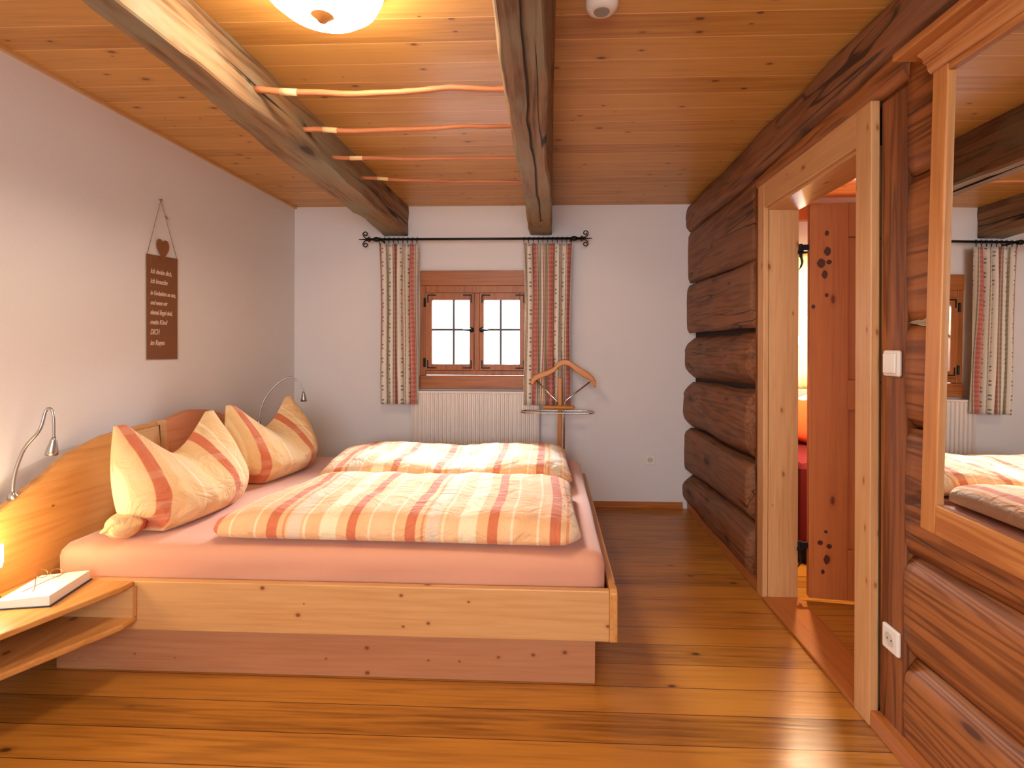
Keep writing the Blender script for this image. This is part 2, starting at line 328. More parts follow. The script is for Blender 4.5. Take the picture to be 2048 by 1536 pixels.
# ------------------------------------------------------------ log wall on the right
DY0, DY1, DH = 1.885, 2.678, 1.925       # opening of the door
CY0, CY1, CH = 1.796, 2.752, 2.06        # outer edge of the casing
bm = B()
box(bm, 1.13, 1.21, YN, DY0-.02, 0, HC); box(bm, 1.13, 1.21, DY1+.02, YB, 0, HC); box(bm, 1.13, 1.21, DY0-.02, DY1+.02, DH+.02, HC)
wallr = struct('wall_right', bm, 'dark', 'old log wall with the doorway')
def seamz(k, y):
    # heights of the seams (between logs) at the back corner, at mid wall and near the mirror
    T = [(2.135, 2.135, 2.17), (1.730, 1.703, 1.765), (1.345, 1.345, 1.322), (.990, 1.028, 1.005), (.632, .642, .620), (.275, .330, .305), (.0, .0, .0)]
    a, b, c = T[k]
    if y > 2.9: t = (y-2.9)/(4.15-2.9); z = b+(a-b)*t
    elif y > 1.67: t = (y-1.67)/(2.9-1.67); z = c+(b-c)*t
    else: z = c-(1.67-y)*.012*(-1)
    return z
def log(name, y0, y1, kt, kb, xf=1.075, seed=0, rough=.012, rt=.045, mat='log', gap=.007, zt=None, zb=None, bul=.035, xback=1.2):
    bm = B(); rings = []; ny = max(8, int((y1-y0)/.035))
    for i in range(ny+1):
        y = y0+(y1-y0)*i/ny
        zT = (zt if zt is not None else seamz(kt, y))-gap+nz(y, seed, 0, 2.2, seed)*rough*1.1+nz(y, seed, 3, 9, seed)*.003
        zB = (zb if zb is not None else seamz(kb, y))+gap+nz(y, seed, 9, 2.2, seed+1)*rough*1.1*(0 if kb == 6 else 1)+nz(y, seed, 3, 8, seed)*.003*(0 if kb == 6 else 1)
        if kt == -1: zT = HC-.0005
        h = zT-zB; ring = [(xback, y, zB+.012), (xback, y, zT-.012 if kt != -1 else zT)]
        n = 12
        for k in range(n+1):
            s = k/n; zz = zT-h*s
            d = min(s*h, (1-s)*h); e = 1-min(1, d/rt); x = xf+bul*e**1.8*1.3
            wv = nz(y, zz, seed, 3.0, seed)*rough+nz(y*1.3, zz*4, seed, 7, seed)*rough*.35
            ring.append((x+wv-math.sin(PI*s)*.006, y, zz))
        rings.append(ring)
    loft(bm, rings); o = obj(name, bm, mat, wallr, smooth=True)
    return o
# ceiling-side plate log over the whole length (waney lower edge)
log('log', YN, YB-.002, -1, 0, xf=1.052, seed=3, rough=.014, rt=.05, mat='log', gap=.004, bul=.02)
for k in range(1, 7):      # behind the door, towards the back corner
    log('log', 2.835, YB-.002, k-1, k, xf=(1.062, 1.056, 1.04, 1.03, 1.036, 1.03)[k-1], seed=10+k, rough=(.006, .006, .016, .014, .008, .012)[k-1],
        rt=(.02, .02, .11, .09, .05, .10)[k-1], bul=(.01, .01, .075, .05, .035, .06)[k-1], mat='log')
for k in range(1, 7):      # this side of the post, under the mirror
    log('log', YN, 1.668, k-1, k, xf=(1.088, 1.088, 1.086, 1.084, 1.082, 1.084)[k-1], seed=30+k, rough=(.004, .003, .005, .004, .006, .007)[k-1], gap=.003,
        rt=(.018, .018, .03, .018, .06, .07)[k-1], bul=(.007, .007, .016, .008, .020, .024)[k-1], mat='log2')
log('log', 1.66, 2.84, 0, 1, xf=1.068, seed=50, rough=.006, rt=.02, mat='log2', gap=.003, zb=CH-.004, bul=.01)   # lintel over the door
bm = B(); box(bm, 1.082, 1.2, 1.672, CY0-.001, .0005, CH-.012); obj('post', bm, 'post', wallr, bevel=.006)
bm = B(); box(bm, 1.072, 1.2, CY1+.001, 2.838, .0005, CH-.012); obj('post', bm, 'post', wallr, bevel=.005)
bm = B(); box(bm, 1.118, 1.129, 2.84, YB-.003, .02, 2.1); box(bm, 1.118, 1.129, YN, 1.67, .02, 2.1); obj('chinking', bm, 'dark', wallr)
# crumpled pale filling in the seam beside the mirror
bm = B(); rings = []
for i in range(14):
    y = 1.54+.125*i/13; rings.append([(1.092+.012*nz(y, k, 0, 30), y, 1.322+.013*math.sin(2*PI*k/7)*(1-abs(i-6.5)/7)) if k else (1.085, y, 1.322) for k in range(7)])
loft(bm, rings); obj('seam_filling', bm, 'moss', wallr)
bm = B(); box(bm, 1.052, 1.13, CY1, YB-.017, .0005, .055); box(bm, 1.052, 1.13, YN, CY0, .0005, .055); struct('baseboard_right', bm, 'skirt', bevel=.004)

# ------------------------------------------------------------ doorway
door = sthing('door_1', (1.05, 2.28, 0), 'pine doorway in the log wall with an open leaf')
bm = B(); box(bm, 1.050, 1.080, CY0, DY0, .0005, CH); obj('casing', bm, 'caseZ', door, bevel=.004)
bm = B(); box(bm, 1.050, 1.080, DY1, CY1, .0005, CH); obj('casing', bm, 'caseZ', door, bevel=.004)
bm = B(); box(bm, 1.051, 1.080, DY0-.001, DY1+.001, DH+.012, CH); obj('casing', bm, 'caseY', door, bevel=.004)
bm = B(); box(bm, 1.070, 1.221, DY0-.022, DY0, .0005, DH+.012); obj('jamb', bm, 'caseZ', door, bevel=.002)
bm = B(); box(bm, 1.072, 1.221, DY1, DY1+.022, .0005, DH+.012); obj('jamb', bm, 'caseZ', door, bevel=.002)
bm = B(); box(bm, 1.070, 1.221, DY0, DY1, DH, DH+.022); obj('jamb', bm, 'caseY', door, bevel=.002)
bm = B(); box(bm, 1.048, 1.225, DY0+.001, DY1-.001, .0005, .016); obj('threshold', bm, 'skirt', door, bevel=.004)
# the leaf, opened into the next room; stiles, rails and two sunk panels
lr = bpy.data.objects.new('door_leaf', None); C.objects.link(lr); lr.parent = door; lr.location = Vector((1.262, 2.665, 0))-wloc(door)
lr['label'] = 'reddish knotty pine panelled leaf, standing open in the next room'
def leafpart(name, mat, *bx, bevel=.003):
    bm = B()
    for b in bx: box(bm, *b)
    me_o = obj(name, bm, mat, None, bevel=bevel); me_o.parent = lr; return me_o
LH = 1.945
leafpart('stile', 'leaf', (0, .172, -.02, .02, .028, LH)); leafpart('stile', 'leaf', (.63, .79, -.02, .02, .028, LH))
leafpart('rail', 'leaf', (.172, .63, -.019, .019, 1.78, LH)); leafpart('rail', 'leaf', (.172, .63, -.019, .019, .945, 1.09)); leafpart('rail', 'leaf', (.172, .63, -.019, .019, .028, .27))
leafpart('panel', 'leaf', (.172, .63, -.006, .006, 1.09, 1.78)); leafpart('panel', 'leaf', (.172, .63, -.006, .006, .27, .945))
# dark knots clustered on the leaf's hinge stile
bm = B()
for (kx, kz, r, e) in ((.075, 1.80, .009, 1.5), (.078, 1.712, .015, 1.5), (.05, 1.655, .018, 1.3), (.085, 1.66, .012, 1), (.066, 1.60, .013, 1.6), (.075, 1.50, .008, 1.3), (.015, 1.445, .009, 1.2),
                       (.075, .355, .008, 1), (.05, .30, .012, 1), (.09, .285, .012, 1), (.078, .22, .012, 2), (.062, .16, .008, 1.5)):
    prism(bm, [(kx+r*math.cos(a*PI/6)*(1+.15*math.sin(a*2.3)), kz+r*e*math.sin(a*PI/6)) for a in range(12)], 'y', -.0212, -.0195)
o = obj('knot', bm, plain('dark_knot', rgb(84, 36, 20), .5)); o.parent = lr
for hz in (1.735, .275):
    bm = B(); tube(bm, [(-.036, 0, hz-.045), (-.036, 0, hz+.02)], .008, 10); box(bm, -.045, .012, -.005, .005, hz-.012, hz+.016)
    tube(bm, spline([(-.034, 0, hz-.045), (-.03, 0, hz-.075), (-.045, 0, hz-.11)], 5), [.006]*5+[.005]*3+[.003, .002, .001], 6)
    tube(bm, [(-.048, .0, hz-.02), (-.024, 0, hz-.02)], .009, 8)
    o = obj('hinge', bm, 'iron', None, smooth=False); o.parent = lr; o['label'] = 'black iron hinge'
lr.rotation_euler = (0, 0, -.14)

# ------------------------------------------------------------ next room (seen through the door)
bm = B(); box(bm, 1.221, 3.4, 0, YB+.4, 2.42, 2.5); o = struct('ceiling_next_room', bm, 'orangewall')
bm = B()
for a in ((1.186, 1.80, 0, 2.42), (2.75, 3.4, 0, 2.42), (1.80, 2.75, 0, 1.0), (1.80, 2.75, 1.9, 2.42)): box(bm, a[0], a[1], YB+.1, YB+.4, a[2], a[3])
struct('wall_next_room_back', bm, 'wall')
bm = B(); box(bm, 3.3, 3.4, 0, YB+.4, 0, 2.42); struct('wall_next_room_right', bm, 'wall')
bm = B(); box(bm, 1.211, 3.4, -.1, 0, 0, 2.42); struct('wall_next_room_near', bm, 'wall')
bm = B(); box(bm, 1.221, 3.3, YB+.04, YB+.0995, 2.235, 2.36); struct('trim_2', bm, 'leaf')
bm = B(); box(bm, 1.221, 3.3, 3.30, 3.42, 2.30, 2.4195); struct('trim_3', bm, 'leaf')
def drape(name, xa, xb, yc, z0, z1, nf, amp, label, group, grid=(90, 30), seed=0, mat='curtain', shift=0, uoff=0, parent_rings=None):
    bm = B(); uvl = bm.loops.layers.uv.new('UVMap'); nu, nv = grid; G = []
    for j in range(nv+1):
        t = j/nv; row = []; z = z1+(z0-z1)*t
        for i in range(nu+1):
            s = i/nu; ph = s*nf*2*PI+nz(s*3, t*1.2, seed, 1, seed)*2.2
            a = amp*(.55+.45*min(1, t*5))*(1+.35*nz(s*4, t, seed, 1, seed+2))
            ws = (s-.5)*(1-.05*math.sin(PI*min(1, t*1.2)))+.5
            x = xa+(xb-xa)*ws+math.cos(ph)*a*.35+shift*t+nz(s*2, t*2, seed, 1, 4)*.006
            row.append(bm.verts.new((x, yc+math.sin(ph)*a, z+(.006*math.sin(ph) if j == 0 else 0))))
        G.append(row)
    L = abs(xb-xa)*1.45
    for j in range(nv):
        for i in range(nu):
            f = bm.faces.new((G[j][i], G[j+1][i], G[j+1][i+1], G[j][i+1]))
            for lp, (ii, jj) in zip(f.loops, ((i, j), (i, j+1), (i+1, j+1), (i+1, j))): lp[uvl].uv = (ii/nu*L+uoff, (z1-z0)*jj/nv)
    o = obj(name, bm, mat, None, smooth=True); m = o.modifiers.new('sol', 'SOLIDIFY'); m.thickness = .002
    return tag(o, label, 'curtain', group)
drape('curtain', 1.60, 2.05, 4.16, .93, 1.972, 7, .02, 'pale glowing curtain seen through the gap behind the door leaf', None, seed=9, uoff=.1, mat='palecurtain')
bm = B(); tube(bm, [(1.5, 4.16, 1.975), (3.1, 4.16, 1.975)], .009, 8)
for x in (1.52, 3.0): box(bm, x-.006, x+.006, 4.155, YB+.0998, 1.968, 1.982)
tag(obj('curtain_rod', bm, 'iron'), 'black curtain rod in the next room above the sunlit curtain', 'curtain rod')
bm = B()
for x in (1.80, 2.24, 2.70): box(bm, x, x+.05, YB+.16, YB+.22, 1.0, 1.9)
box(bm, 1.8, 2.75, YB+.16, YB+.22, 1.0, 1.06); box(bm, 1.8, 2.75, YB+.16, YB+.22, 1.84, 1.9); struct('window_3', bm, 'winwoodZ')
# red armchair with dotted cushion
ac = thing('armchair', 'deep red upholstered armchair in the room beyond the doorway', 'armchair', (1.85, 3.45, 0))
bm = B(); box(bm, 1.45, 2.35, 3.12, 3.85, .10, .55); obj('seat', bm, 'red', ac, bevel=.04)
bm = B(); box(bm, 1.45, 2.35, 3.72, 3.92, .38, .80); obj('backrest', bm, 'red', ac, bevel=.05)
bm = B(); box(bm, 1.42, 1.74, 3.10, 3.85, .10, .60); obj('armrest', bm, 'red', ac, bevel=.05)
bm = B(); box(bm, 2.22, 2.38, 3.10, 3.85, .10, .60); obj('armrest', bm, 'red', ac, bevel=.05)
for (x, y) in ((1.48, 3.15), (2.32, 3.15), (1.48, 3.8), (2.32, 3.8)):
    bm = B(); lathe(bm, [(.02, 0), (.025, .1), (.02, .11)], (x, y, .0005), 10); obj('leg', bm, 'iron', ac)
bm = B(); rings = []
for k in range(9):
    t = k/8; r = math.sin(PI*t)**.5
    rings.append([(1.80+.21*r*abs(math.cos(a))**.6*math.copysign(1, math.cos(a)), 3.60+(t-.5)*.18, .775+.165*r*abs(math.sin(a))**.6*math.copysign(1, math.sin(a))) for a in [2*PI*i/20+.01 for i in range(20)]])
loft(bm, rings); tag(obj('cushion', bm, 'dotcush', smooth=True), 'orange cushion with pale dots leaning on the red armchair', 'cushion')
# wall lamp on the far side of the log wall
wl = thing('wall_lamp', 'small bright wall lamp shining past the edge of the door jamb', 'lamp', (1.225, 3.05, 1.28))
bm = B(); lathe(bm, [(.04, 0), (.04, .012), (.01, .02)], (1.2115, 3.05, 1.28), 16, 'x'); tube(bm, spline([(1.23, 3.05, 1.28), (1.30, 3.05, 1.24), (1.372, 3.05, 1.235)], 5), .006, 8); lathe(bm, [(.01, -.012), (.014, 0), (.014, .02)], (1.375, 3.05, 1.24), 12); obj('bracket', bm, 'iron', wl)
bm = B(); lathe(bm, [(.002, 0), (.012, .004), (.019, .02), (.021, .035), (.015, .052), (.002, .058)], (1.375, 3.05, 1.258), 16); obj('bulb', bm, 'bulb', wl, smooth=True)
l_ = point('wall_lamp_light', (1.40, 3.05, 1.255), .02, 75, WARM); l_.data = bpy.data.lights.new('wall_lamp_spot', 'SPOT')
l_.data.energy = 55; l_.data.color = WARM; l_.data.spot_size = 2.75; l_.data.spot_blend = .25; l_.data.shadow_soft_size = .02

# ------------------------------------------------------------ ceiling beams
def beam(name, secs, label, seed):
    # secs: (y, left bottom x, right bottom x, left top x, right top x, bottom z)
    bm = B(); rings = []; y0, y1 = secs[0][0], secs[-1][0]; n = 110
    for i in range(n+1):
        y = y0+(y1-y0)*i/n
        for a, b in zip(secs, secs[1:]):
            if a[0] <= y <= b[0]+1e-6: t = (y-a[0])/(b[0]-a[0]); s = [a[k]+(b[k]-a[k])*t for k in range(6)]; break
        _, xl, xr, tl, tr, zb = s; zb += nz(y, seed, 0, 1.6, seed)*.012
        ch = .005+.016*max(0, nz(y, seed, 5, 1.6, seed))
        ctrl = [(tl, HC-.0005), (xl-.01, zb+.05), (xl, zb+ch), (xl+ch, zb), (xr-ch, zb), (xr, zb+ch), (xr+.0, zb+.06), (tr, HC-.0005)]
        ring = []
        for a, b in zip(ctrl, ctrl[1:]):
            m = 3
            for k in range(m):
                t = k/m; x = a[0]+(b[0]-a[0])*t; z = a[1]+(b[1]-a[1])*t
                e = .009*nz(x*3, y*2, z*4, 2, seed)+.004*nz(x*9, y*5, z*9, 2, seed)
                ring.append((x+e, y, min(HC-.0005, z+e*.8)))
        ring.append(ctrl[-1][0:1]+(y,)+ctrl[-1][1:2]); ring = [tuple(p) if len(p) == 3 else p for p in ring]
        rings.append(ring)
    n0 = len(rings[0]); rings = [r for r in rings if len(r) == n0]
    loft(bm, rings); o = obj(name, bm, 'beam', None, smooth=True); o.data.set_sharp_from_angle(angle=.55); o['label'] = label; o['category'] = 'beam'; o['group'] = 'ceiling beams'
    return o
beam('ceiling_beam', [(YN, -1.19, -1.10, -1.2, -1.145, 2.12), (1.3, -1.195, -1.11, -1.22, -1.145, 2.12), (1.6, -1.20, -1.10, -1.24, -1.143, 2.12), (2.1, -1.252, -1.085, -1.27, -1.14, 2.118), (2.9, -1.275, -1.095, -1.29, -1.13, 2.115), (YB-.002, -1.315, -1.125, -1.33, -1.125, 2.115)], 'rough-hewn ceiling beam on the left, its side lit orange by the lamp', 2)
beam('ceiling_beam', [(YN, -.14, -.03, -.15, .015, 2.12), (1.34, -.143, -.024, -.16, .013, 2.12), (1.9, -.16, -.01, -.17, .012, 2.12), (2.3, -.165, -.022, -.17, .008, 2.12), (3.0, -.16, .0, -.165, .008, 2.118), (YB-.002, -.166, .005, -.17, .007, 2.115)], 'rough-hewn greyish ceiling beam in the middle with a long crack', 5)
bm = B(); P_ = []; m_ = 46
for i in range(m_+1):
    y = 1.2+(3.9-1.2)*i/m_; P_.append((-.085+.018*nz(y, 2, 0, 1.5, 3)+.006*nz(y, 7, 0, 7, 3)+.012*(i/m_), y, 2.1175+nz(y, 5, 0, 1.6, 5)*.012))
rings = [[(x-.0035*math.sin(PI*i/m_)**.4-.0005, y, z-.006), (x+.0035*math.sin(PI*i/m_)**.4+.0005, y, z-.006), (x, y, z+.02)] for i, (x, y, z) in enumerate(P_)]
loft(bm, rings); o = obj('drying_crack', bm, 'dark', bpy.data.objects['ceiling_beam.001'])
STK = [('topmost of the four branch rods between the beams, nearest the ceiling lamp', 1.93, 2.197, 2.182, .0125), ('second branch rod from the ceiling lamp, between the two beams', 2.30, 2.197, 2.200, .0115), ('third branch rod from the ceiling lamp, between the two beams', 2.62, 2.190, 2.175, .010), ('thin branch rod nearest the window, between the two beams', 3.04, 2.222, 2.185, .010)]
for k, (lab, y, za, zb, r) in enumerate(STK):
    t_ = thing('branch_rod', 'peeled '+lab, 'rod', (-.65, y, 2.19), 'branch rods between the ceiling beams')
    pts = []; n = 30
    for i in range(n+1):
        s = i/n; pts.append((-1.10+(.955)*s, y+.012*nz(s*2, k, 0), za+(zb-za)*s-(.016 if k == 0 else .006)*math.sin(PI*min(1, s*1.3))+.005*nz(s*6, k, 4)))
    bm = B(); tube(bm, pts, [r*(1-.25*i/n+.12*nz(i*.7, k, 8)) for i in range(n+1)], 10); obj('branch', bm, 'branch', t_, smooth=True)
    bm = B(); tube(bm, pts[3:6], r*1.04, 10); o = obj('peeled_band', bm, 'branchcut', t_, smooth=True); o['label'] = 'pale peeled band'

# ------------------------------------------------------------ ceiling lamp, detector
cl = thing('ceiling_lamp', 'glowing opal glass bowl lamp on the ceiling between the beams', 'lamp', (-.67, 1.53, HC))
LC = (-.67, 1.53, 2.207)
bm = B(); lathe(bm, [(.028, .0), (.07, .006), (.12, .022), (.155, .05), (.172, .085), (.174, .098), (.168, .10)], LC, 40); obj('glass_bowl', bm, 'bowl', cl, smooth=True)
bm = B(); lathe(bm, [(.004, -.016), (.012, -.014), (.018, -.006), (.034, .001), (.036, .005), (.028, .006)], LC, 24); obj('finial', bm, plain('lamp_brass', rgb(214, 150, 84), .3, .7), cl, smooth=True)
bm = B(); lathe(bm, [(.168, .10), (.176, .105), (.15, .12), (.09, .142), (.085, .1425)], LC, 32); obj('ceiling_plate', bm, 'white', cl, smooth=True)
sd = thing('smoke_detector', 'round white smoke detector on the pine ceiling right of the middle beam', 'smoke detector', (.158, 1.70, HC))
bm = B(); lathe(bm, [(.0, -.04), (.03, -.04), (.046, -.034), (.053, -.022), (.053, -.0005)], (.158, 1.70, HC), 32); obj('housing', bm, 'white', sd, smooth=True)
bm = B(); lathe(bm, [(.0, -.0425), (.024, -.0425), (.026, -.0395), (.020, -.0395)], (.158, 1.70, HC), 24); obj('sensor_cap', bm, 'dwhite', sd)

# ------------------------------------------------------------ window with casing, sashes, ironwork
win = sthing('window_1', (-.59, YB, .915), 'small pine casement window with four panes per sash')
Y0 = YB-.022
bm = B(); box(bm, WX0, WX1, Y0, YB+.03, 1.722, WZ1); obj('casing', bm, 'winwood', win, bevel=.004)
bm = B(); box(bm, WX0, WX1, Y0-.012, YB+.04, WZ0, 1.018); obj('window_sill', bm, 'winwood', win, bevel=.004)
bm = B(); box(bm, WX0, WX0+.045, Y0+.004, YB+.06, 1.018, 1.722); box(bm, WX1-.045, WX1, Y0+.004, YB+.06, 1.018, 1.722)
box(bm, WX0+.045, WX1-.045, Y0+.006, YB+.06, 1.665, 1.722); box(bm, WX0+.045, WX1-.045, Y0+.008, YB+.06, 1.022, 1.058); box(bm, -.598, -.558, Y0+.008, YB+.06, 1.058, 1.665)
obj('frame', bm, 'winwoodZ', win, bevel=.004)
for (xa, xb, side) in ((-.982, -.600, -1), (-.556, -.190, 1)):
    fw = .052; gx0, gx1, gz0, gz1 = xa+fw, xb-fw*.65, 1.108, 1.61
    if side == 1: gx0, gx1 = xa+fw*.65, xb-fw
    bm = B(); box(bm, xa, gx0, Y0-.006, YB+.03, 1.059, 1.6645); box(bm, gx1, xb, Y0-.006, YB+.03, 1.059, 1.6645); box(bm, gx0, gx1, Y0-.005, YB+.03, gz1, 1.6645); box(bm, gx0, gx1, Y0-.005, YB+.03, 1.059, gz0)
    s_ = obj('sash', bm, 'winwoodZ', win, bevel=.003); 
    bm = B(); box(bm, gx0, gx1, YB+.012, YB+.016, gz0, gz1); o = obj('pane', bm, 'glass', s_)
    xm = (gx0+gx1)/2+(.02 if side == -1 else -.01)
    bm = B(); box(bm, xm-.008, xm+.008, YB-.004, YB+.0115, gz0, gz1); box(bm, gx0, gx1, YB-.005, YB+.0105, 1.370, 1.386); obj('glazing_bar', bm, plain('grey_glazing_bar', rgb(84, 74, 68), .5), s_)
    for (cx, dx) in ((xa+.015, 1), (xb-.015, -1)):
        for (cz, dz) in ((1.652, -1), (1.074, 1)):
            bm = B(); a = cx; box(bm, min(a, a+dx*.07), max(a, a+dx*.07), Y0-.009, Y0-.005, min(cz, cz+dz*.010), max(cz, cz+dz*.010)); box(bm, min(a, a+dx*.010), max(a, a+dx*.010), Y0-.0085, Y0-.0055, min(cz, cz+dz*.065), max(cz, cz+dz*.065))
            obj('corner_bracket', bm, 'iron', s_)
    hx = xa-.004 if side == -1 else xb+.004
    for hz in (1.59, 1.12):
        bm = B(); tube(bm, [(hx, Y0-.012, hz-.035), (hx, Y0-.012, hz+.035)], .009, 8); obj('hinge', bm, 'iron', s_)
    kx = xb-.018 if side == -1 else xa+.018
    bm = B(); lathe(bm, [(.02, 0), (.02, -.008), (.012, -.012), (.010, -.03)], (kx, Y0-.006, 1.376), 12, 'y')
    sgn = -1 if side == -1 else 1
    tube(bm, spline([(kx, Y0-.034, 1.376), (kx+sgn*.03, Y0-.034, 1.374), (kx+sgn*.06, Y0-.034, 1.366 if sgn == 1 else 1.378)], 4), [.011, .010, .009, .009, .009, .008, .007, .005, .004], 8); obj('handle', bm, 'iron', s_)
bm = B(); box(bm, -3, 3, 8, 8.1, -1, 0); bm.free()

# ------------------------------------------------------------ curtains and iron rod
GC = 'striped curtains at the small window'
drape('curtain', -1.325, -1.015, 4.035, .805, 2.03, 5.5, .025, 'striped curtain hanging left of the window', GC, seed=1, shift=.012, uoff=.0)
drape('curtain', -.215, .165, 4.035, .805, 2.03, 6.5, .025, 'striped curtain hanging right of the window, behind the valet stand', GC, seed=4, shift=-.002, uoff=.06)
rod = thing('curtain_rod', 'black iron curtain rod with scrolled ends above the window', 'curtain rod', (-.585, 4.04, 2.065))
RZ = 2.066; RY = 4.035
bm = B(); tube(bm, [(-1.40, RY, RZ), (.235, RY, RZ)], .0095, 10); obj('bar', bm, 'iron', rod, smooth=True)
for sx, s in ((-1.40, -1), (.235, 1)):
    bm = B(); lathe(bm, [(.004, -.03*s), (.013, -.022*s), (.020, 0), (.013, .022*s), (.004, .03*s)], (sx-s*.06, RY, RZ), 12, 'x')
    tube(bm, [(sx, RY, RZ), (sx+s*.075, RY, RZ)], [.007, .003], 8)
    for u in (1, -1):
        P = []
        for k in range(22):
            a = k/21*1.55*2*PI; r = .026*(1-.72*k/21)
            P.append((sx+s*(.004+.020-r*math.cos(a)*1.0), RY, RZ+u*(.020+r*math.sin(a)*-1+.02*min(1, k/5))))
        P = [(sx-s*.02, RY, RZ)]+P
        tube(bm, P, [.0045]*len(P), 6)
    obj('finial', bm, 'iron', rod, smooth=True)
    bm = B(); tube(bm, [(sx-s*.085, RY, RZ), (sx-s*.085, YB-.001, RZ)], .007, 8); obj('wall_bracket', bm, 'iron', rod)
for xa, xb, n in ((-1.315, -1.025, 9), (-.205, .155, 11)):
    for k in range(n):
        x = xa+(xb-xa)*k/(n-1); bm = B()
        tube(bm, [(x+.004*math.sin(a*PI/6), RY+.014*math.cos(a*PI/6), RZ-.001+.015*math.sin(a*PI/6)) for a in range(13)], .0022, 5, False); box(bm, x-.002, x+.002, RY-.002, RY+.002, RZ-.036, RZ-.013)
        obj('curtain_ring', bm, 'iron', rod)

# ------------------------------------------------------------ radiator
rad = thing('radiator', 'white ribbed panel radiator below the window behind the bed', 'radiator', (-.58, 4.09, .12))
bm = B(); rings = []; x0, x1, nrib = -1.08, -.085, 30
prof = []
for k in range(nrib*6+1):
    s = k/6; f = s % 1; d = .010 if .22 < f < .78 else 0
    prof.append((x0+.02+(x1-x0-.04)*k/(nrib*6), 4.062+d))
poly = [(x0, 4.070)]+prof+[(x1, 4.070), (x1, 4.082), (x0, 4.082)]
prism(bm, poly, 'z', .16, .885); obj('front_panel', bm, 'radiator', rad)
bm = B(); box(bm, x0, x1, 4.064, 4.14, .885, .903); obj('top_grille', bm, 'radiator', rad, bevel=.004)
for xa in (x0, x1-.012): bm = B(); box(bm, xa, xa+.012, 4.083, 4.14, .16, .885); obj('side_cover', bm, 'radiator', rad)
for xa in (x0+.1, x1-.14): bm = B(); box(bm, xa, xa+.04, 4.083, YB-.0005, .3, .8); obj('wall_bracket', bm, 'radiator', rad)

# ------------------------------------------------------------ sockets and switch
def plate(name, label, cat, c, w_, h_, nx, rocker):
    # nx: outward normal: 'y-' on back wall, 'x-' on log post
    t_ = thing(name, label, cat, c)
    def bb(bm, a0, a1, b0, b1, d0, d1):
        if nx == 'y-': box(bm, c[0]+a0, c[0]+a1, c[1]-d1, c[1]-d0, c[2]+b0, c[2]+b1)
        else: box(bm, c[0]-d1, c[0]-d0, c[1]+a0, c[1]+a1, c[2]+b0, c[2]+b1)
    dp = .011 if nx == 'y-' else .014
    bm = B(); bb(bm, -w_/2, w_/2, -h_/2, h_/2, 0.0005, dp); obj('cover_plate', bm, 'white', t_, bevel=.006)
    if rocker:
        bm = B(); bb(bm, -w_/2+.009, w_/2-.009, -h_/2+.009, h_/2-.009, dp, dp+.006); obj('rocker', bm, 'white', t_, bevel=.003)
    else:
        bm = B(); cc = (c[0], c[1]-dp, c[2]) if nx == 'y-' else (c[0]-dp, c[1], c[2])
        s = -1
        lathe(bm, [(.0215, .0), (.0215, -.0022), (.0195, -.0022), (.0190, -.0004), (.002, -.0004)], cc, 24, 'y' if nx == 'y-' else 'x'); obj('socket_well', bm, plain('socket_well', rgb(206, 196, 180), .4), t_)
        for dz in (-.0095, .0095):
            bm = B(); c2 = (cc[0]+dz, cc[1], cc[2]) if nx == 'y-' else (cc[0], cc[1]+dz, cc[2])
            lathe(bm, [(.003, 0), (.003, -.0008), (.0005, -.0009)], c2, 10, 'y' if nx == 'y-' else 'x'); obj('contact_hole', bm, 'dark', t_)
plate('wall_socket', 'small white socket low on the pale back wall', 'socket', (.770, YB, .374), .078, .078, 'y-', False)
plate('wall_socket', 'white socket low on the dark post beside the doorway', 'socket', (1.082, 1.722, .328), .078, .078, 'x-', False)
plate('light_switch', 'white rocker light switch on the dark post beside the doorway', 'switch', (1.082, 1.722, 1.197), .078, .082, 'x-', True)

# ------------------------------------------------------------ mirror
MY = 1.515
mir = thing('wall_mirror', 'large pine-framed mirror with a cornice, hanging on the log wall', 'mirror', (1.075, 1.2, .74))
y0m, y1m, zb_, zt_ = .80, MY, .742, 1.985
bm = B(); box(bm, 1.020, 1.066, y1m-.056, y1m, zb_, zt_); obj('frame_stile', bm, 'mframe', mir, bevel=.004)
bm = B(); box(bm, 1.020, 1.066, y0m, y0m+.056, zb_, zt_); obj('frame_stile', bm, 'mframe', mir, bevel=.004)
bm = B(); box(bm, 1.021, 1.066, y0m+.056, y1m-.056, zb_, zb_+.082); obj('frame_rail', bm, 'mframeY', mir, bevel=.004)
bm = B(); box(bm, 1.021, 1.066, y0m+.056, y1m-.056, zt_-.02, zt_); obj('frame_rail', bm, 'mframeY', mir, bevel=.004)
bm = B(); box(bm, 1.032, 1.040, y0m+.05, y1m-.05, zb_+.07, zt_-.01)
obj('mirror_glass', bm, 'mirror', mir)
bm = B(); prism(bm, [(1.066, 1.985), (1.022, 1.985), (1.014, 1.995), (1.010, 2.010), (1.000, 2.014), (1.000, 2.024), (.985, 2.034), (.985, 2.040), (1.066, 2.040)], 'y', y0m-.02, y1m+.012)
obj('cornice', bm, 'mframeY', mir, bevel=.002)
bm = B(); box(bm, .945, 1.068, y0m-.05, y1m+.055, 2.040, 2.062); obj('cornice_shelf', bm, 'mframeY', mir, bevel=.004)
mir.rotation_euler = (.022, .0095, 0)

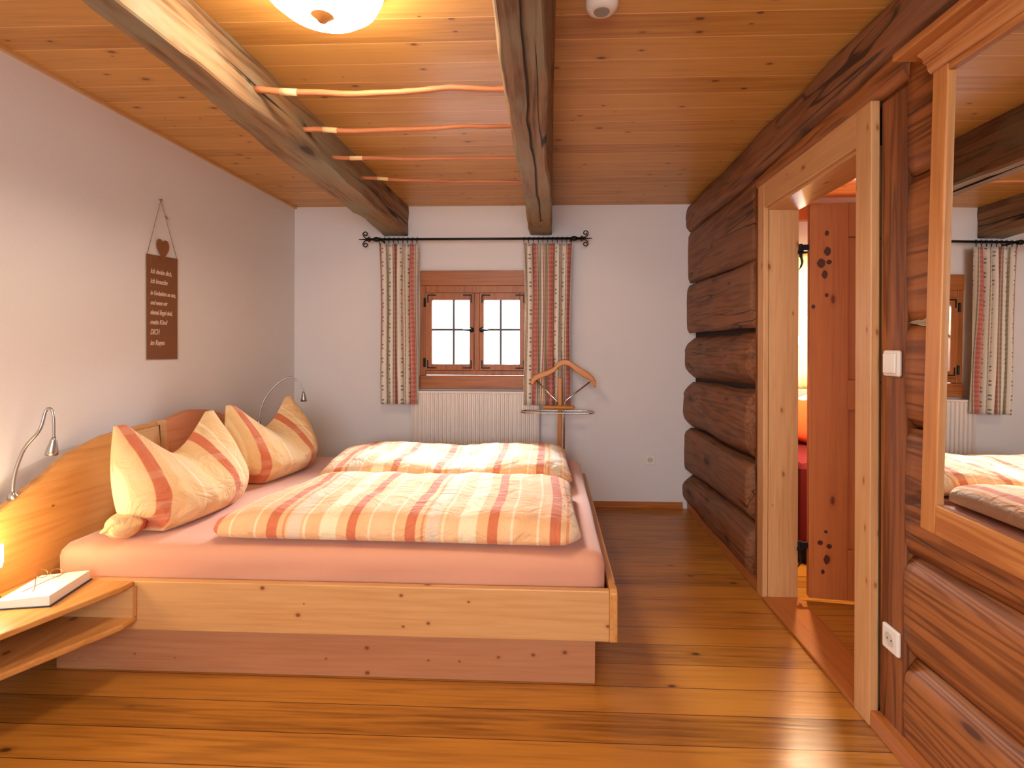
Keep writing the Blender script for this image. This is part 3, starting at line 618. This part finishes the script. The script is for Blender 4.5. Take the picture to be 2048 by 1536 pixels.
# ------------------------------------------------------------ bed
bed = thing('double_bed', 'wide pine double bed with a curved headboard against the left wall', 'bed', (-.85, 2.8, 0))
FX = .242; BY0, BY1 = 1.915, 3.70
bm = B(); box(bm, -1.93, FX-.028, BY0, BY0+.03, .189, .371); obj('side_rail', bm, 'pine', bed, bevel=.004)
bm = B(); box(bm, -1.93, FX-.028, BY1-.03, BY1, .189, .371); obj('side_rail', bm, 'pine', bed, bevel=.004)
bm = B(); prism(bm, [(BY0-.004, .189), (BY0-.004, .365), (BY0+.012, .375), (BY1-.008, .375), (BY1+.004, .36), (BY1+.004, .189)], 'x', FX-.028, FX); obj('foot_board', bm, 'pineY', bed, bevel=.004)
bm = B(); box(bm, -1.90, .168, 1.975, 2.0, .0005, .19); box(bm, .143, .168, 2.0, 3.62, .0005, .19); box(bm, -1.90, .143, 3.6, 3.62, .0005, .19); box(bm, -1.9, .143, 2.0, 3.6, .15, .2); obj('plinth', bm, 'pineshaded', bed, bevel=.003)
# headboard: swept near wing, arched middle panel, far wing
def profile(y):
    P = [(1.0, .395), (1.25, .43), (1.55, .53), (1.83, .672), (1.94, .727), (2.08, .806), (2.25, .852), (2.45, .864), (2.6, .866), (3.05, .848), (3.25, .82), (3.5, .72), (3.72, .60), (3.85, .54)]
    for a, b in zip(P, P[1:]):
        if a[0] <= y <= b[0]: t = (y-a[0])/(b[0]-a[0]); t2 = t*t*(3-2*t)*.25+t*.75; return a[1]+(b[1]-a[1])*t2
    return P[-1][1]
def wing(name, ya, yb, mat, x0=-1.975, x1=-1.935, zb=.20, f=profile, n=30):
    bm = B(); rings = []
    for i in range(n+1):
        y = ya+(yb-ya)*i/n; z = f(y)
        rings.append([(x0, y, zb), (x1, y, zb), (x1-.02*(z-.4), y, z-.006), (x1-.006-.02*(z-.4), y, z), (x0+.004, y, z), (x0, y, z-.004)])
    loft(bm, rings); return obj(name, bm, mat, bed)
wing('headboard_wing', 1.0, 2.56, 'pineY'); wing('headboard_wing', 3.05, 3.85, 'pineY')
o = wing('headboard_block', 2.56, 2.62, 'pinelight', x1=-1.930, f=lambda y: profile(y)+.004, n=3)
o = wing('headboard_arch', 2.62, 3.05, 'pinered', x0=-1.985, x1=-1.925, f=lambda y: .855+.04*math.sin(PI*min(1, max(0, (y-2.62)/.43*.95+.05))))
o['label'] = 'reddish arched middle panel'
o = wing('headboard_panel', 2.40, 2.56, 'pinelight', x0=-1.936, x1=-1.927, zb=.70, f=lambda y: profile(y)-.012, n=6)
# headboard wall battens so it sits on the wall
for ya in (1.98, 3.5): bm = B(); box(bm, -2.0395, -1.974, ya, ya+.04, .22, .66); obj('batten', bm, 'pineY', bed)
# mattress with salmon sheet
mat_ = None
bm = B(); nx_, ny_ = 60, 44; mx0, mx1, my0, my1, mz0, mz1 = -1.900, .204, 1.960, 3.655, .30, .482
rings = []
pr = [(0, 0), (0, .25), (0, .38), (0, .5), (0, .6), (0, .72), (.006, .85), (.02, .95), (.05, 1.0)]
def ringat(ins, z, n=40):
    L = []
    xs0, xs1, ys0, ys1 = mx0+ins, mx1-ins, my0+ins, my1-ins; r = max(.012, .05-ins*.3)
    def edge(p, q, k): return [(p[0]+(q[0]-p[0])*i/k, p[1]+(q[1]-p[1])*i/k) for i in range(k)]
    cs = [((xs0+r, ys0), (xs1-r, ys0)), ((xs1, ys0+r), (xs1, ys1-r)), ((xs1-r, ys1), (xs0+r, ys1)), ((xs0, ys1-r), (xs0, ys0+r))]
    cc = [(xs1-r, ys0+r, -PI/2), (xs1-r, ys1-r, 0), (xs0+r, ys1-r, PI/2), (xs0+r, ys0+r, PI)]
    for (p, q), (cx, cy, a0) in zip(cs, cc):
        L += edge(p, q, n); L += [(cx+r*math.cos(a0+PI/2*i/5), cy+r*math.sin(a0+PI/2*i/5)) for i in range(5)]
    return [(x+.003*nz(x*3, y*3, z*8, 1, 2), y+(.004*nz(x*2.2+z*6, y*3, z*4, 1.5, 3)+.004*nz(x*5-z*18, y, z*20, 1, 5)+.006*max(0, nz(x*2.5-z*9, y, z*9, 1, 8))), z) for x, y in L]
for ins, t in pr: rings.append(ringat(ins, mz0+(mz1-mz0)*t))
for ins in (.10, .18, .3, .5, .7): rings.append(ringat(ins, mz1+.004*min(1, ins*4)))
loft(bm, rings)
tag(obj('mattress', bm, 'sheet', None, smooth=True), 'thick mattress under a smooth salmon fitted sheet, lying in the pine bed', 'mattress')

# duvets: closed soft slabs; outline given by four corners, stripes cross the bed
def duvet(name, cor, zt, label, seed, uo, droop=0, wr=1.0, base=.488, T=.11, fold=None):
    bm = B(); uvl = bm.loops.layers.uv.new('UVMap'); nu, nv = 120, 64
    c00, c10, c11, c01 = [Vector((*c, 0)) for c in cor]
    def pos(i, j, top):
        s, t = i/nu, j/nv
        # pillowed outline: sides drawn in a little, corners left pointed
        su, sv = 2*s-1, 2*t-1
        # cluster rows toward the rim
        su_ = math.sin(su*PI/2*.86)/math.sin(PI/2*.86); sv_ = math.sin(sv*PI/2*.86)/math.sin(PI/2*.86)
        s2, t2 = (su_+1)/2, (sv_+1)/2
        p = c00*(1-s2)*(1-t2)+c10*s2*(1-t2)+c11*s2*t2+c01*(1-s2)*t2
        inn = .012*(1-su_*su_)*abs(sv_)**3; p.y -= inn*(1 if sv_ > 0 else -1)
        inn = .014*(1-sv_*sv_)*abs(su_)**3; p.x -= inn*(1 if su_ > 0 else -1)
        kc = max(0, abs(su_)-.90)/.10*max(0, abs(sv_)-.82)/.18; p.x -= math.copysign(.035*kc, su_); p.y -= math.copysign(.035*kc, sv_)
        ed = max(0, (1-abs(su_)**12))**.5*max(0, (1-abs(sv_)**8))**.5
        lift = 1-.25*max(0, abs(su_)-.7)/.3*max(0, abs(sv_)-.5)/.5
        x, y = p.x, p.y
        wrk = (.010*nz(x*2.2+y*1.5, y*3.0-x*.8, 0, 1.3, seed)+.007*nz(x*5.5+y*4.5, y*2.5, 1, 1.2, seed+3)+.004*(1-abs(nz(x*9-y*5, y*4+x*2, 2, 1.0, seed+5))*3))*wr
        mid = base+.040
        if top:
            z = mid+(T-.040)*ed*lift+wrk*min(1, ed*1.3)
            if fold: z += fold(x, y)*ed
        else: z = mid-.040*ed
        p.z = z
        e2 = .5*(1-ed)
        return Vector((x, y, z))
    G = [[[bm.verts.new(pos(i, j, tp)) for i in range(nu+1)] for j in range(nv+1)] for tp in (1, 0)]
    for k in (0, 1):
        for j in range(nv):
            for i in range(nu):
                q4 = (G[k][j][i], G[k][j][i+1], G[k][j+1][i+1], G[k][j+1][i]); f = bm.faces.new(q4 if k == 0 else q4[::-1])
                for lp in f.loops:
                    lp[uvl].uv = (lp.vert.co.x+uo+.02*nz(lp.vert.co.x*2, lp.vert.co.y*2, 0, 1, seed), lp.vert.co.y)
    bmesh.ops.remove_doubles(bm, verts=bm.verts, dist=.0004)
    o = obj(name, bm, 'duvet', None, smooth=True); return tag(o, label, 'duvet', 'striped duvets on the bed')
# red stripe of the near duvet falls at x = -.50
duvet('duvet', [(-1.345, 1.985), (.125, 1.955), (.112, 2.765), (-1.20, 2.755)], 0, 'nearer orange striped duvet spread flat on the salmon sheet', 3, .52, T=.125)
duvet('duvet', [(-1.26, 2.79), (.125, 2.80), (.115, 3.64), (-1.40, 3.62)], 0, 'farther orange striped duvet, bright white where the window lights it', 8, .60, T=.122, wr=1.5,
      fold=lambda x, y: .018*math.sin(x*7+y*3)*math.exp(-((y-3.0)/.18)**2))

# pillows: stood up against the headboard with two pulled corners and a dip between
def pillow(name, yc, xb, rot, label, seed, wdt=.70, tuft=True, hs=1.0, uo=0, lean=.22):
    bm = B(); uvl = bm.loops.layers.uv.new('UVMap'); nu, nv = 56, 44
    H = .43*hs; Wd = wdt/2
    def outline(s):   # top edge height over u
        a = abs(s)
        return H*(.63+.37*min(1, (a/.82))**1.3) if a < .80 else H*(1-.0*(a-.8))
    def pos(i, j, fr):
        u = math.sin((2*i/nu-1)*PI/2*.9)/math.sin(PI/2*.9); v = (1-math.cos(PI*j/nv))/2
        top = outline(u)
        tips = v**2.2
        wv = Wd*(1.0-.12*tips+.06*math.sin(PI*v))
        z = v*top; y = u*wv
        th = max(0, 1-abs(u)**3.0)**.55*max(0, math.sin(PI*min(1, v*.93+.07))**.6)*(1-.45*v)
        th = th*.19+.004
        cre = .018*math.exp(-(u/.30)**2)*max(0, v-.45)*2.0
        wk = .012*nz(u*2.3, v*2.6, fr, 1.4, seed)+.006*nz(u*6+v*3, v*4, fr, 1.2, seed+3)+.004*nz(u*12, v*10, fr, 1, seed+6)
        ed = max(0, 1-abs(u)**6)*min(1, v*8)*min(1, (1-v)*6)
        d = (th*(1.25 if fr else .5)-cre+wk*ed) if fr else -th*.45
        x = d-lean*z*(1.0)+.03
        bl = max(0, .16-v)/.16
        ck = max(0, abs(u)-.72)/.28*max(0, .22-v)/.22   # rounded lower corners
        y -= math.copysign(.075*ck, u); z += .035*ck*(1.4 if fr else .6)
        return Vector((x, y, max(0.0, z)))
    G = [[[pos(i, j, fr) for i in range(nu+1)] for j in range(nv+1)] for fr in (1, 0)]
    R = Matrix.Rotation(rot, 3, 'Z'); V = []
    for k in (0, 1): V.append([[bm.verts.new(R @ G[k][j][i]+Vector((xb, yc, .492))) for i in range(nu+1)] for j in range(nv+1)])
    for k in (0, 1):
        for j in range(nv):
            for i in range(nu):
                q4 = [(j, i), (j, i+1), (j+1, i+1), (j+1, i)]; f = bm.faces.new([V[k][a][b] for a, b in (q4 if k == 0 else q4[::-1])])
                for lp, (a, b) in zip(f.loops, (q4 if k == 0 else q4[::-1])):
                    g = G[k][a][b]; lp[uvl].uv = (g.y+uo+.02*(g.z)*(1 if g.y > 0 else -1), g.z)
    if tuft:   # lower corner gathered into a soft knotted lobe
        cen = Vector((.02, -.300, .050)); LB = []
        for a in range(17):
            th_ = PI*a/16; ring = []
            for b in range(28):
                ph = 2*PI*b/28; cr_ = 1+.13*math.sin(ph*6+th_*1.2+1.5*nz(ph, th_, 0, 1, 3))*min(1, math.cos(th_)*1.6+.6)+.16*nz(math.cos(ph)*1.5, math.sin(ph)*1.5, th_*1.5, 1, 5)
                g = cen+Vector((.055*math.cos(ph)*math.sin(th_)*cr_, -.080*math.cos(th_)+.02*nz(ph, th_, 3, 1.2, 4), .050*math.sin(ph)*math.sin(th_)*cr_)); ring.append(bm.verts.new(R @ g+Vector((xb, yc, .4925))))
            LB.append(ring)
        for a in range(16):
            for b in range(28):
                f = bm.faces.new((LB[a][b], LB[a][(b+1) % 28], LB[a+1][(b+1) % 28], LB[a+1][b]))
                for lp in f.loops: lp[uvl].uv = ((R.inverted() @ (lp.vert.co-Vector((xb, yc, .49)))).y+.02, lp.vert.co.z)
    # close the rim
    def strip(la, lb):
        for a, b in zip(range(len(la)-1), range(1, len(la))):
            try:
                f = bm.faces.new((la[a], la[b], lb[b], lb[a]))
                for lp in f.loops: lp[uvl].uv = ((R.inverted() @ (lp.vert.co-Vector((xb, yc, .492)))).y+uo, lp.vert.co.z-.492)
            except ValueError: pass
    strip(V[0][0], V[1][0]); strip(V[1][-1], V[0][-1]); strip([r[0] for r in V[0]], [r[0] for r in V[1]]); strip([r[-1] for r in V[1]], [r[-1] for r in V[0]])
    o = obj(name, bm, 'pillow', None, smooth=True); m = o.modifiers.new('s', 'SUBSURF'); m.levels = 1; m.render_levels = 1
    return tag(o, label, 'pillow', 'striped pillows against the headboard')
pillow('pillow', 2.325, -1.655, -.10, 'nearer yellow-orange striped pillow with two pointed corners, gathered at its lower left', 2, .62, True, 1.0, uo=.25)
pillow('pillow', 3.09, -1.655, -.12, 'farther yellow-orange striped pillow standing behind the nearer one', 7, .66, False, 1.0, uo=.25)

# ------------------------------------------------------------ bedside shelf (fixed to the bed)
ns = thing('bedside_shelf', 'pine bedside shelf with two boards slanting towards the lower left corner', 'bedside table', (-1.8, 1.5, .2))
tp = [(-1.93, 1.912), (-1.54, 1.912), (-1.545, 1.86), (-1.655, 1.535), (-1.80, 1.18), (-1.93, 1.10)]
bm = B(); prism(bm, tp, 'z', .353, .373); obj('table_top', bm, 'pineY', ns, bevel=.004)
tp2 = [(-1.93, 1.912), (-1.53, 1.912), (-1.53, 1.85), (-1.668, 1.552), (-1.84, 1.22), (-1.93, 1.16)]
bm = B(); prism(bm, tp2, 'z', .222, .245); obj('shelf', bm, 'pineY', ns, bevel=.006)
bm = B(); box(bm, -1.93, -1.53, 1.893, 1.912, .245, .353); obj('side_panel', bm, 'pine', ns)
bm = B(); box(bm, -1.93, -1.915, 1.17, 1.893, .245, .353); obj('back_panel', bm, 'pineY', ns)
# small glowing lamp at the frame edge
bl = thing('bedside_lamp', 'small glowing glass bedside lamp on the bedside shelf', 'lamp', (-1.895, 1.735, .3735))
bm = B(); lathe(bm, [(.022, 0), (.022, .008), (.006, .014), (.005, .085), (.012, .095), (.012, .105)], (-1.895, 1.735, .3738), 20); obj('lamp_base', bm, 'chrome', bl, smooth=True)
bm = B(); lathe(bm, [(.012, .105), (.024, .112), (.027, .13), (.027, .185), (.022, .187), (.001, .187)], (-1.895, 1.735, .3738), 24); obj('lamp_shade', bm, 'opal', bl, smooth=True)
point('bedside_lamp_light', (-1.80, 1.70, .60), .05, 3, (1, .78, .42))
# open book
bk = thing('book', 'open white-paged book with a dark cover on the bedside shelf', 'book', (-1.74, 1.80, .3735))
def bkpt(u, v): # u along width (toward +x), v along depth
    a = .2; return (-1.762+u*math.cos(a)-v*math.sin(a), 1.795+u*math.sin(a)+v*math.cos(a))
bm = B(); prism(bm, [bkpt(-.085, -.108), bkpt(.082, -.108), bkpt(.082, .108), bkpt(-.085, .108)], 'z', .3735, .3765); obj('cover', bm, 'cover', bk)
bm = B(); rings = []
for i in range(13):
    s = i/12; u = -.083+.158*s; z = .404+.010*math.sin(PI*s)*0+.008*(math.cos((s-.0)*PI)*-.5+.5); dz = .018*(s > .93)
    a = bkpt(u, -.103); b = bkpt(u, .103); t0 = .377
    sl = 0.012*(1-s)
    rings.append([(a[0], a[1], t0), (b[0], b[1], t0), (b[0], b[1], z-.003), (a[0], a[1], z-.003)])
loft(bm, rings); obj('page_block', bm, 'page', bk)
# spectacles on the book
sp_ = thing('spectacles', 'thin metal spectacles lying on the open book', 'glasses', (-1.77, 1.80, .413))
zg = .4125
bm = B()
for cu in (-.035, .012):
    c_ = bkpt(cu-.01, .045); tube(bm, [(c_[0]+.022*math.cos(a*PI/10), c_[1]+.004*math.sin(a*PI/10), zg+.016+.013*math.sin(a*PI/10)) for a in range(21)], .0012, 5, False)
a_, b_ = bkpt(-.023, .045), bkpt(-.020, .045); tube(bm, [(a_[0], a_[1], zg+.02), (b_[0], b_[1], zg+.02)], .0012, 5)
obj('frame', bm, 'spect', sp_)
for cu, sg in ((-.062, 1), (.036, -1)):
    p0 = bkpt(cu, .045); p1 = bkpt(cu+sg*.055, -.045); p2 = bkpt(cu+sg*.065, -.07)
    bm = B(); tube(bm, spline([(p0[0], p0[1], zg+.018), (p1[0], p1[1], zg+.004), (p2[0], p2[1], zg+.002)], 6), .0013, 5); obj('temple', bm, 'spect', sp_)

# ------------------------------------------------------------ goose-neck reading lights
def goose(label, pts, head, y):
    t_ = thing('reading_light', label, 'lamp', pts[0], 'goose-neck reading lights on the headboard')
    bm = B(); lathe(bm, [(.016, 0), (.015, .02), (.008, .03), (.006, .034)], pts[0], 16); obj('base', bm, 'steel', t_, smooth=True)
    P = spline(pts, 8); bm = B(); tube(bm, P, [.0062-.0018*i/len(P) for i in range(len(P))], 10); obj('neck', bm, 'steel', t_, smooth=True)
    a, b = Vector(head[0]), Vector(head[1]); d = (b-a)
    bm = B(); tube(bm, [a, a+d*.12, a+d*.45, a+d*.8, b, a+d*.93], [.006, .009, .014, .019, .020, .015], 16); obj('lamp_head', bm, 'steel', t_, smooth=True)
goose('grey goose-neck reading light at the lower left end of the headboard', [(-1.960, 1.865, .676), (-1.962, 1.87, .76), (-1.94, 1.885, .86), (-1.895, 1.90, .93), (-1.885, 1.915, 1.0), (-1.87, 1.92, 1.005), (-1.86, 1.92, .975), (-1.858, 1.92, .90)], [(-1.858, 1.92, .90), (-1.868, 1.92, .835)], 1.9)
goose('grey goose-neck reading light behind the farther pillow near the corner', [(-1.958, 3.50, .715), (-1.955, 3.51, .80), (-1.925, 3.53, .90), (-1.86, 3.56, .99), (-1.79, 3.59, 1.03), (-1.73, 3.6, .99), (-1.70, 3.6, .93)], [(-1.70, 3.6, .93), (-1.698, 3.6, .865)], 3.6)

# ------------------------------------------------------------ sign on the left wall
sg = thing('wall_sign', 'narrow rusty metal sign with a heart and handwritten lines hanging on the left wall', 'sign', (XL+.004, 2.71, 1.175))
bm = B(); prism(bm, [(2.603, 1.175), (2.822, 1.172), (2.820, 1.718), (2.597, 1.708)], 'x', XL+.004, XL+.007); obj('plate', bm, 'rust', sg)
hp = []
for k in range(40):
    a = 2*PI*k/40; hx_ = 16*math.sin(a)**3; hz_ = 13*math.cos(a)-5*math.cos(2*a)-2*math.cos(3*a)-math.cos(4*a); hp.append((2.708+hx_*.0028, 1.752+hz_*.0040))
bm = B(); prism(bm, hp, 'x', XL+.007, XL+.010); obj('heart', bm, plain('rust_heart', rgb(140, 84, 36), .6, var=.5, bs=50), sg)
bm = B(); tube(bm, [(XL+.006, 2.602, 1.705), (XL+.008, 2.692, 2.003), (XL+.006, 2.816, 1.715)], .0014, 6); tube(bm, [(XL+.008, 2.724, 1.93), (XL+.012, 2.735, 1.915)], .003, 6); obj('cord', bm, 'cord', sg)
bm = B(); lathe(bm, [(.003, -.009), (.004, 0.006), (.006, .009), (.002, .011)], (XL+.005, 2.692, 2.004), 10, 'x'); obj('nail', bm, 'steel', sg)
TX = [('Ich denke dich,', 1.625, .034, .15), ('ich brauche', 1.575, .034, .12), ('in Gedanken an uns,', 1.515, .032, .18), ('und wenn wir', 1.465, .032, .12), ('einmal Engel sind,', 1.415, .034, .155), ('mein Kind', 1.365, .034, .12), ('DICH', 1.312, .040, .065), ('im Regen', 1.258, .036, .10)]
for s, z, size, wd in TX:
    c_ = bpy.data.curves.new('lettering', 'FONT'); c_.body = s; c_.size = size; c_.extrude = .0006; c_.shear = .3; c_.offset = .0006
    o = bpy.data.objects.new('lettering', c_); C.objects.link(o); bpy.context.view_layer.update()
    k = wd/max(.001, o.dimensions.x)
    me = bpy.data.meshes.new_from_object(o.evaluated_get(bpy.context.evaluated_depsgraph_get())); bpy.data.objects.remove(o)
    me.materials.clear(); me.materials.append(M['letter']); o = bpy.data.objects.new('lettering', me); C.objects.link(o)
    o.parent = sg; o.rotation_euler = (PI/2, 0, PI/2); o.scale = (k, 1, 1)
    o.location = Vector((XL+.0085, 2.622, z-.01))-wloc(sg)

# ------------------------------------------------------------ valet stand
vl = thing('valet_stand', 'wooden clothes valet with a coat hanger and chrome rods beside the window', 'valet stand', (.085, 3.93, 0))
VY = 3.90
hpts = [(-.135, .968), (-.147, .975), (-.147, .995), (-.125, 1.032), (-.085, 1.055), (-.02, 1.075), (.025, 1.10), (.05, 1.135), (.075, 1.152), (.105, 1.156), (.135, 1.150), (.165, 1.128), (.225, 1.092), (.285, 1.055), (.318, 1.02), (.332, .985), (.330, .952), (.318, .948),
        (.308, .975), (.285, 1.002), (.24, 1.025), (.18, 1.065), (.14, 1.102), (.10, 1.115), (.06, 1.100), (.03, 1.062), (-.02, 1.035), (-.08, 1.015), (-.112, .995), (-.125, .972)]
bm = B(); prism(bm, hpts, 'y', VY-.018, VY+.022); obj('hanger', bm, 'valet', vl, bevel=.007)
bm = B(); box(bm, .052, .083, VY-.012, VY+.020, .03, 1.020); obj('post', bm, 'valetZ', vl, bevel=.005)
bm = B(); tube(bm, [(-.112, VY, 1.005), (.046, VY, .850), (.052, VY, .82)], .006, 8); obj('strut', bm, 'chrome', vl, smooth=True)
bm = B(); tube(bm, [(.285, VY, .99), (.112, VY, .855), (.100, VY, .83), (.100, VY, .035)], .006, 8); obj('strut', bm, 'chrome', vl, smooth=True)
bm = B(); box(bm, -.055, .175, VY-.055, VY-.020, .795, .820); obj('tray_bar', bm, 'valet', vl, bevel=.01)
bm = B(); yc_ = VY-.05; P = []
for (cx, a0) in ((.27, -PI/2), (-.17, PI/2)):
    for k in range(9):
        a = a0+PI*k/8; P.append((cx+.045*math.cos(a), yc_+.075*math.sin(a), .776))
P.append(P[0]); tube(bm, P, .0055, 8, False)
tube(bm, [(.06, VY-.02, .776), (.06, yc_-.075, .776)], .005, 8); tube(bm, [(.06, VY+.0, .776), (.06, yc_+.075, .776)], .005, 8)
obj('trouser_rail', bm, 'chrome', vl, smooth=True)
bm = B(); box(bm, -.12, .27, VY-.045, VY-.005, .0005, .03); box(bm, -.12, -.08, VY-.13, VY+.13, .0005, .03); box(bm, .23, .27, VY-.13, VY+.13, .0005, .03); obj('base', bm, 'valet', vl, bevel=.006)
